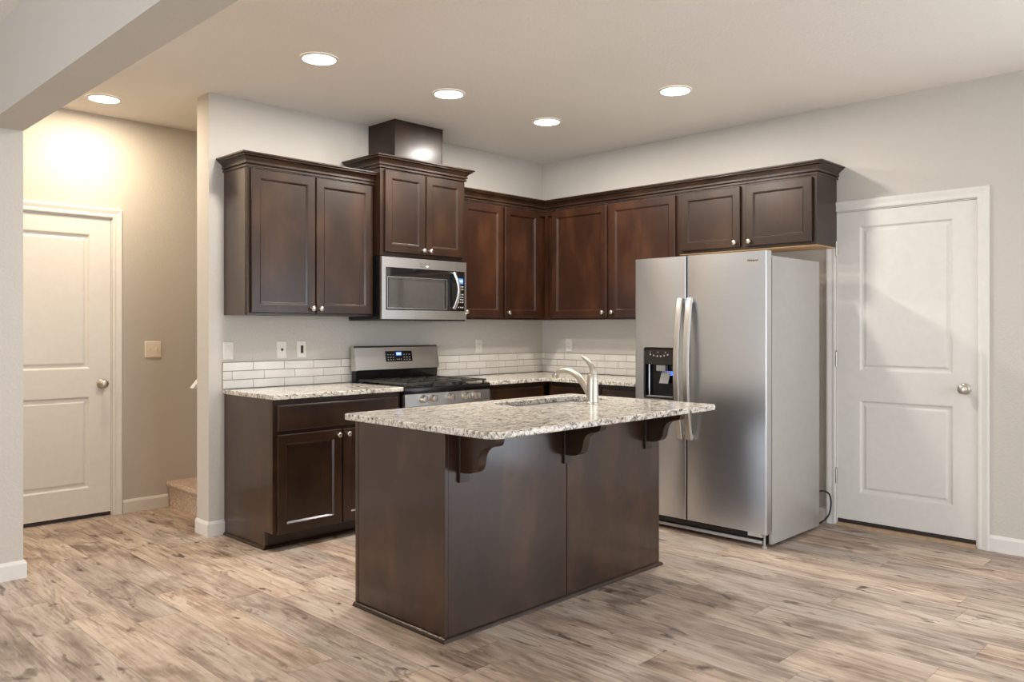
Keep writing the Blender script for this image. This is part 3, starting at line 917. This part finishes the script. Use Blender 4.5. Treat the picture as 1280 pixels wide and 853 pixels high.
# ------------------------------------------------------------------ refrigerator
fr = thing('refrigerator', 'stainless side-by-side refrigerator with a black door dispenser', 'refrigerator', (-0.55, -2.14, 0))
FY0, FY1 = -2.603, -1.679        # near side, far side
box('body', M['fridge_side'], fr, (-0.855, -0.215, FY0 + 0.0015, FY1 - 0.0015, 0.022, 1.712), 0.006, 40)
FF = RIGHT(-0.93)
def fdoor(u0, u1, v0=0.094, v1=1.738):
    mb = MB(); r = 0.018
    prof = [(-0.930 + 0.060, 0.0), (-0.930 + r, 0.0)] + [(-0.930 + r - r * math.sin(a), r - r * math.cos(a)) for a in [k / 5 * PI / 2 for k in range(1, 6)]]
    # section in x/y: back edge square, front vertical edges softly rounded
    sec = []
    for k in range(6):
        a = k / 5 * PI / 2
        sec.append((-0.930 + 0.005 - 0.005 * math.sin(a), -(u0 + 0.005 - 0.005 * math.cos(a))))
    for k in range(6):
        a = k / 5 * PI / 2
        sec.append((-0.930 + 0.005 - 0.005 * math.cos(a), -(u1 - 0.005 + 0.005 * math.sin(a))))
    sec = [(-0.868, -u0)] + sec + [(-0.868, -u1)]
    mb.loops([[(x, y, v0) for x, y in sec], [(x, y, v1) for x, y in sec]])
    return mb
DU0, DU1, DV0, DV1 = 1.756, 1.976, 0.842, 1.157
fd = fdoor(1.6805, 2.0635)
# cut the dispenser recess into the freezer door
fdo = fd.build('freezer_door', M['steely'], fr)
cut = MB().box(-0.96, -0.885, -DU1, -DU0, DV0, DV1, 0.012)
cme = cut.build('cutter', M['black'], fr)
mod = fdo.modifiers.new('recess', 'BOOLEAN'); mod.operation = 'DIFFERENCE'; mod.object = cme; mod.solver = 'EXACT'
dg = bpy.context.evaluated_depsgraph_get()
nm = bpy.data.meshes.new_from_object(fdo.evaluated_get(dg))
fdo.modifiers.clear(); fdo.data = nm
bpy.data.objects.remove(cme)
rdo = fdoor(2.0745, 2.6025).build('fresh_food_door', M['steely'], fr)
for o_ in (fdo, rdo):
    me = o_.data
    me.polygons.foreach_set('use_smooth', [True] * len(me.polygons))
    me.set_sharp_from_angle(angle=math.radians(25))
    me.materials.clear(); me.materials.append(M['steely'])
MB().box(-0.8675, -0.8555, FY0 + 0.005, FY1 - 0.006, 0.11, 1.70).build('gasket', M['rubber'], fr)
MB().box(-0.9275, -0.8685, -2.0738, -2.0642, 0.10, 1.733).build('gap_shade', M['rubber'], fr)  # black strip standing in for the shade between the two doors
# dispenser
mb = MB()
mring_ = [(0.0, 0.0035), (0.004, 0.0045), (0.010, 0.0035)]
mb.loops([[tuple(FF(u, v, n)) for u, v in rrect(DU0 - 0.008 + i, DU1 + 0.008 - i, DV0 - 0.008 + i, DV1 + 0.008 - i, 0.014)] for i, n in ((0, 0.0003), (0.0, 0.0025), (0.003, 0.004), (0.008, 0.004), (0.0115, 0.001), (0.0115, -0.044))], cap0=False, cap1=True)
disp = mb.build('dispenser', M['black'], fdo, 40)
mb = MB(); fbox(mb, FF, DU0 + 0.006, DU1 - 0.006, 1.055, DV1 - 0.006, -0.040, -0.002)
dc = mb.build('dispenser_console', M['dark_plastic'], disp)
for k in range(6):
    MB().lathe([(0.0055, 0), (0.0045, 0.002)], FF(1.798 + k * 0.0265, 1.118 - 0.010 * math.sin(PI * k / 5), -0.0018), '-X', 10).build('button', M['legend'], dc)
for k in range(3):
    MB().lathe([(0.0035, 0), (0.003, 0.002)], FF(1.798 + k * 0.058, 1.133, -0.0018), '-X', 8).build('button', M['legend'], dc)
mb = MB(); fbox(mb, FF, 1.838, 1.908, 1.012, 1.052, -0.040, -0.008, 0.003)
mb.build('spout_housing', M['grey'], disp)
mb = MB()
mb.loops([[FF(1.872, 1.010, -0.030), FF(1.938, 1.010, -0.030), FF(1.938, 1.010, -0.022), FF(1.872, 1.010, -0.022)], [FF(1.862, 0.935, -0.014), FF(1.928, 0.935, -0.014), FF(1.928, 0.935, -0.006), FF(1.862, 0.935, -0.006)]])
mb.build('paddle', M['grey'], disp)
mb = MB(); fbox(mb, FF, 1.872, 1.942, 0.985, 1.012, -0.042, -0.034)
mb.build('paddle_light', M['blue'], disp)
mb = MB()
for k in range(5): fbox(mb, FF, DU0 + 0.012, DU1 - 0.012, DV0 + 0.005, DV0 + 0.010, -0.040 + k * 0.008, -0.036 + k * 0.008)
mb.build('drip_tray', M['grey'], disp)
# handles: flat bowed bars
def fridge_handle(u, du, parent):
    mb = MB(); n = 16; rings = []
    for k in range(n + 1):
        t = k / n
        v = 0.598 + t * (1.475 - 0.598)
        bow = math.sin(PI * t)
        nn = 0.022 + 0.046 * bow ** 0.8
        uu = u
        w, d = 0.0205, 0.008
        rings.append([FF(uu - w, v, nn - d), FF(uu + w, v, nn - d), FF(uu + w, v, nn + d * 0.3), FF(uu + w * 0.7, v, nn + d), FF(uu - w * 0.7, v, nn + d), FF(uu - w, v, nn + d * 0.3)])
    mb.loops(rings)
    for v in (0.615, 1.458):
        fbox(mb, FF, u - 0.014, u + 0.014, v - 0.012, v + 0.012, 0.0004, 0.019)
    return mb.build('handle', M['steelz'], parent, 35)
fridge_handle(2.036, 1, fdo)
fridge_handle(2.104, -1, rdo)
mb = MB(); fbox(mb, FF, 2.472, 2.560, 1.655, 1.694, 0.0003, 0.0012)
bd = mb.build('badge', M['steelx'], rdo)
text_mesh('badge_lettering', 'Whirlpool', 0.0165, FF, 2.516, 1.679, 0.0016, M['logo'], bd, 0.0003, 0.2, 'CENTER', 0.0004)
# hinge covers, black panel as the shade under the doors, base rail, foot bracket
box('base_recess_shade', M['black'], fr, (-0.8668, -0.8625, FY0 + 0.018, FY1 - 0.018, 0.0235, 0.0935))
box('base_rail', M['fridge_side'], fr, (-0.888, -0.8675, FY0 + 0.05, FY1 - 0.05, 0.022, 0.042), 0.004, 40)
box('rating_label', M['plate'], fr, (-0.8690, -0.8672, FY0 + 0.055, FY0 + 0.15, 0.056, 0.084))
for yy in (FY0 + 0.035, FY1 - 0.035):
    MB().box(-0.905, -0.8675, yy - 0.014, yy + 0.014, 0.078, 0.0915, 0.002).lathe([(0.014, 0.0006), (0.014, 0.016), (0.006, 0.018), (0.006, 0.0775)], (-0.884, yy, 0), 'Z', 14).build('hinge_foot', M['fridge_side'], fr, 40)
for yy in (FY0 + 0.05, FY1 - 0.05):
    MB().lathe([(0.02, -0.012), (0.02, 0.012)], (-0.30, yy, 0.0205), 'Y', 14).build('roller', M['rubber'], fr)
pc = [(-0.2135, -2.578, 0.235), (-0.16, -2.600, 0.238), (-0.12, -2.622, 0.215), (-0.105, -2.628, 0.16), (-0.115, -2.622, 0.09), (-0.15, -2.600, 0.045), (-0.19, -2.56, 0.020), (-0.15, -2.50, 0.008)]
pts = []
for i in range(len(pc) - 1):
    p0, p1, p2, p3 = [Vector(pc[min(max(j, 0), len(pc) - 1)]) for j in (i - 1, i, i + 1, i + 2)]
    for k in range(6):
        t = k / 6
        pts.append(0.5 * ((2 * p1) + (p2 - p0) * t + (2 * p0 - 5 * p1 + 4 * p2 - p3) * t * t + (3 * p1 - p0 - 3 * p2 + p3) * t ** 3))
pts.append(Vector(pc[-1]))
MB().tube(pts, 0.0055, 10).build('power_cord', M['rubber'], fr, 60)

# ------------------------------------------------------------------ island
isl = thing('kitchen_island', 'dark wood kitchen island cabinet with three corbels under its overhang', 'island', (-2.348, -1.99, 0))
IX0, IX1, IY0, IY1, IZ = -3.112, -1.583, -2.312, -1.675, 0.8615
box('end_panel', M['veneer'], isl, (IX0 + 0.0025, IX0 + 0.018, IY0 + 0.0195, IY1 - 0.021, 0.0008, IZ))
box('end_panel', M['veneer'], isl, (IX1 - 0.018, IX1 - 0.0025, IY0 + 0.0195, IY1 - 0.021, 0.0008, IZ))
for a, b in ((IX0, IX0 + 0.0185), (IX1 - 0.0185, IX1)):
    box('corner_strip', M['veneer'], isl, (a, b, IY0 - 0.0005, IY0 + 0.019, 0.0008, IZ), 0.0015)
    box('corner_strip', M['veneer'], isl, (a, b, IY1 - 0.0205, IY1, 0.0008, IZ), 0.0015)
box('back_panel', M['veneer'], isl, (IX0 + 0.019, -2.3525, IY0, IY0 + 0.019, 0.0008, IZ), 0.001)
box('back_panel', M['veneer'], isl, (-2.3465, IX1 - 0.019, IY0, IY0 + 0.019, 0.0008, IZ), 0.001)
box('seam_backer', M['black'], isl, (-2.38, -2.32, IY0 + 0.0195, IY0 + 0.026, 0.0008, IZ))
box('bottom_shelf', M['wood'], isl, (IX0 + 0.02, IX1 - 0.02, IY0 + 0.03, IY1 - 0.025, 0.10, 0.118))
FI = Frame((0, IY1 - 0.021, 0), (-1, 0, 0), (0, 1, 0))
mb = MB()
for a, b in ((1.6025, 1.64), (2.33, 2.37), (3.055, 3.0925)):
    fbox(mb, FI, a, b, 0.12, IZ, -0.003, 0.017)
for a, b in ((0.12, 0.15), (0.66, 0.70), (IZ - 0.03, IZ)):
    fbox(mb, FI, 1.64, 2.33, a, b, -0.003, 0.017); fbox(mb, FI, 2.37, 3.055, a, b, -0.003, 0.017)
mb.build('face_frame', M['wood'], isl)
FI2 = Frame((0, IY1 - 0.0035, 0), (-1, 0, 0), (0, 1, 0))
for a, b in ((1.62, 1.98), (1.985, 2.345), (2.36, 2.715), (2.72, 3.075)):
    do = panel_door_mb(FI2, a, b, 0.125, 0.672).build('door', M['wood'], isl)
    kx = b - 0.03 if a in (1.62, 2.36) else a + 0.03
    knob(do, FI2(kx, 0.64, 0.0195), (0, 1, 0))
for a, b in ((1.62, 2.345), (2.36, 3.075)):
    slab_front_mb(FI2, a, b, 0.69, 0.838).build('drawer_front', M['woodx'], isl)
MB().sweep([(IX0 - 0.0002, IY1), (IX0 - 0.0002, IY0 - 0.0007), (IX1 + 0.0002, IY0 - 0.0007), (IX1 + 0.0002, IY1)], SHOE).build('shoe_moulding', M['woodx'], isl)
# corbels
def corbel(x0, x1):
    c = MB()
    yb = IY0 - 0.0008
    bw = x1 - x0
    c.box(x0, x1, yb - 0.012, yb, 0.645, IZ, 0.0015)
    cb = c.build('corbel', M['wood'], isl)
    ctrl = [(0.219, 0.828), (0.212, 0.817), (0.195, 0.811), (0.172, 0.807), (0.150, 0.799), (0.132, 0.784), (0.121, 0.764), (0.116, 0.742), (0.111, 0.722), (0.101, 0.706), (0.086, 0.696), (0.066, 0.690), (0.040, 0.687)]
    pr = [(0.0125, IZ - 0.0005), (0.222, IZ - 0.0005), (0.222, 0.838)] + [(p.x, p.y) for p in smooth_path([(u, v, 0) for u, v in ctrl], 3)] + [(0.0125, 0.686)]
    m2 = MB(); m2.prism([(yb - o, z) for o, z in pr], 'X', x0 + 0.006, x1 - 0.006)
    m2.build('scroll_bracket', M['wood'], cb, 30)
for a, b in ((-3.040, -2.982), (-2.378, -2.320), (-1.724, -1.666)):
    corbel(a, b)

HX0, HX1, HY0, HY1 = -2.335, -1.640, -2.045, -1.742
hole = rrect(HX0, HX1, HY0, HY1, 0.06, 8)
it = slab(rrect(-3.155, -1.530, -2.640, -1.632, [0.075, 0.035, 0.03, 0.03], 8), 0.862, 0.891, hole, 0.006).build('island_countertop', M['granite'])
tag(it, 'large granite slab with sink cutout on the dark island', 'countertop', 'granite countertops')
sk = thing('sink', 'stainless undermount sink set into the island granite', 'sink', (-1.99, -1.9, 0.70))
mb = MB()
hb = rrect(HX0 - 0.006, HX1 + 0.006, HY0 - 0.006, HY1 + 0.006, 0.064, 8)
fl = rrect(HX0 - 0.03, HX1 + 0.03, HY0 - 0.03, HY1 + 0.03, 0.08, 8)
rings = [[(x, y, 0.8595) for x, y in fl], [(x, y, 0.861) for x, y in fl], [(x, y, 0.861) for x, y in hb]]
for i, z in ((0.004, 0.855), (0.012, 0.72), (0.03, 0.695), (0.06, 0.686)):
    rings.append([(x, y, z) for x, y in inset_poly(hb, i)])
mb.loops(rings, cap0=False)
mb.build('bowl', M['steelx'], sk, 40)
MB().lathe([(0.045, 0.6866), (0.045, 0.688), (0.035, 0.6875), (0.02, 0.687)], (-1.99, -1.90, 0), 'Z', 24).build('drain', M['chrome'], sk, 40)

# faucet
fx, fy, fz = -1.955, -2.150, 0.891
fc = thing('faucet', 'brushed nickel single-lever kitchen faucet standing by the island sink', 'faucet', (fx, fy, fz))
MB().lathe([(0.034, 0.0005), (0.034, 0.006), (0.031, 0.009), (0.0305, 0.06), (0.0295, 0.118), (0.0285, 0.119), (0.0285, 0.122), (0.0295, 0.123), (0.0285, 0.150), (0.0265, 0.153)], (fx, fy, fz), 'Z', 32).build('body', M['nickel'], fc, 40)
sp = smooth_path([(fx, fy + 0.015, fz + 0.045), (fx, fy + 0.045, fz + 0.085), (fx, fy + 0.095, fz + 0.135), (fx, fy + 0.150, fz + 0.162), (fx, fy + 0.200, fz + 0.166), (fx, fy + 0.236, fz + 0.158), (fx, fy + 0.252, fz + 0.142)])
n = len(sp)
MB().tube(sp, [0.0215 - 0.0075 * min(1, k / (0.6 * n)) for k in range(n)], 18).build('spout', M['nickel'], fc, 50)
MB().lathe([(0.0145, -0.004), (0.0165, 0.004), (0.0185, 0.020), (0.0175, 0.026), (0.012, 0.027)], (fx, fy + 0.250, fz + 0.148), (0, 0.62, -0.78), 22).build('spray_tip', M['nickel'], fc, 40)
hp = smooth_path([(fx, fy - 0.004, fz + 0.150), (fx, fy - 0.003, fz + 0.172), (fx, fy + 0.012, fz + 0.202), (fx, fy + 0.040, fz + 0.228), (fx, fy + 0.070, fz + 0.246)])
n = len(hp)
mb = MB().tube(hp, [0.0255 - 0.019 * min(1.0, (k / (n - 1)) ** 0.62) for k in range(n)], 18)
mb.build('lever', M['nickel'], fc, 50)

# ------------------------------------------------------------------ wall plates
def wall_plate(F, u, v, label, kind, grp='wall plates'):
    w, h = (0.116, 0.116) if kind == 'double' else (0.070, 0.114)
    mat = M['ivory'] if kind == 'double' else M['plate']
    o = thing('wall_switch' if kind in ('double', 'rocker') else 'wall_outlet', label, 'switch' if kind in ('double', 'rocker') else 'outlet', F(u, v, 0), grp)
    mb = MB()
    mb.loops([rect(F, u - w / 2, u + w / 2, v - h / 2, v + h / 2, i, n) for i, n in ((0, 0.0008), (0, 0.003), (0.004, 0.0062), (0.008, 0.0066))], cap0=False)
    p = mb.build('cover_plate', mat, o)
    if kind == 'double':
        for du in (-0.023, 0.023):
            m = MB(); fbox(m, F, u + du - 0.005, u + du + 0.005, v - 0.012, v + 0.012, 0.0067, 0.0078)
            m.loops([[F(u + du - 0.004, v - 0.006, 0.0079), F(u + du + 0.004, v - 0.006, 0.0079), F(u + du + 0.004, v + 0.006, 0.0079), F(u + du - 0.004, v + 0.006, 0.0079)],
                     [F(u + du - 0.003, v + 0.004, 0.019), F(u + du + 0.003, v + 0.004, 0.019), F(u + du + 0.003, v + 0.011, 0.019), F(u + du - 0.003, v + 0.011, 0.019)]])
            m.build('toggle', mat, o)
    elif kind == 'rocker':
        m = MB(); m.loops([rect(F, u - 0.0165, u + 0.0165, v - 0.033, v + 0.033, i, n) for i, n in ((0, 0.0067), (0, 0.008), (0.002, 0.0095))], cap0=False)
        m.build('rocker', M['plate'], o)
    elif kind == 'jack':
        m = MB(); m.lathe([(0.0085, 0.0067), (0.0085, 0.009), (0.005, 0.010), (0.0045, 0.016)], F(u, v, 0), F.N, 14)
        m.build('cable_jack', M['hole'], o, 40)
    elif kind == 'phone':
        m = MB(); fbox(m, F, u - 0.010, u + 0.010, v - 0.026, v + 0.026, 0.0067, 0.0078)
        fc_ = m.build('jack_insert', M['hole'], o)
    else:
        m = MB(); m.loops([rect(F, u - 0.0165, u + 0.0165, v - 0.033, v + 0.033, i, n) for i, n in ((0, 0.0067), (0, 0.008), (0.001, 0.0086))], cap0=False)
        fo = m.build('outlet_face', M['plate'], o)
        m = MB()
        for dv in (-0.018, 0.018):
            fbox(m, F, u - 0.0075, u - 0.0055, v + dv - 0.003, v + dv + 0.005, 0.0087, 0.0090)
            fbox(m, F, u + 0.0045, u + 0.0065, v + dv - 0.003, v + dv + 0.005, 0.0087, 0.0090)
            fbox(m, F, u - 0.002, u + 0.002, v + dv - 0.010, v + dv - 0.006, 0.0087, 0.0090)
        m.build('slots', M['hole'], fo)
    return o
wall_plate(B, -2.918, 1.146, 'white rocker switch plate at the far left end above the tile', 'rocker')
wall_plate(B, -2.548, 1.146, 'white wall plate with one round cable jack above the left counter', 'jack')
wall_plate(B, -2.400, 1.146, 'white wall plate with dark jack insert just left of the range', 'phone')
wall_plate(B, -0.770, 1.143, 'white outlet plate above the tile right of the range', 'outlet')
wall_plate(Rr, 0.310, 1.146, 'white outlet plate on the right wall behind the faucet', 'outlet')
wall_plate(BACK(HALL_Y), -2.976, 1.137, 'ivory double toggle switch plate on the hall wall beside the door', 'double')
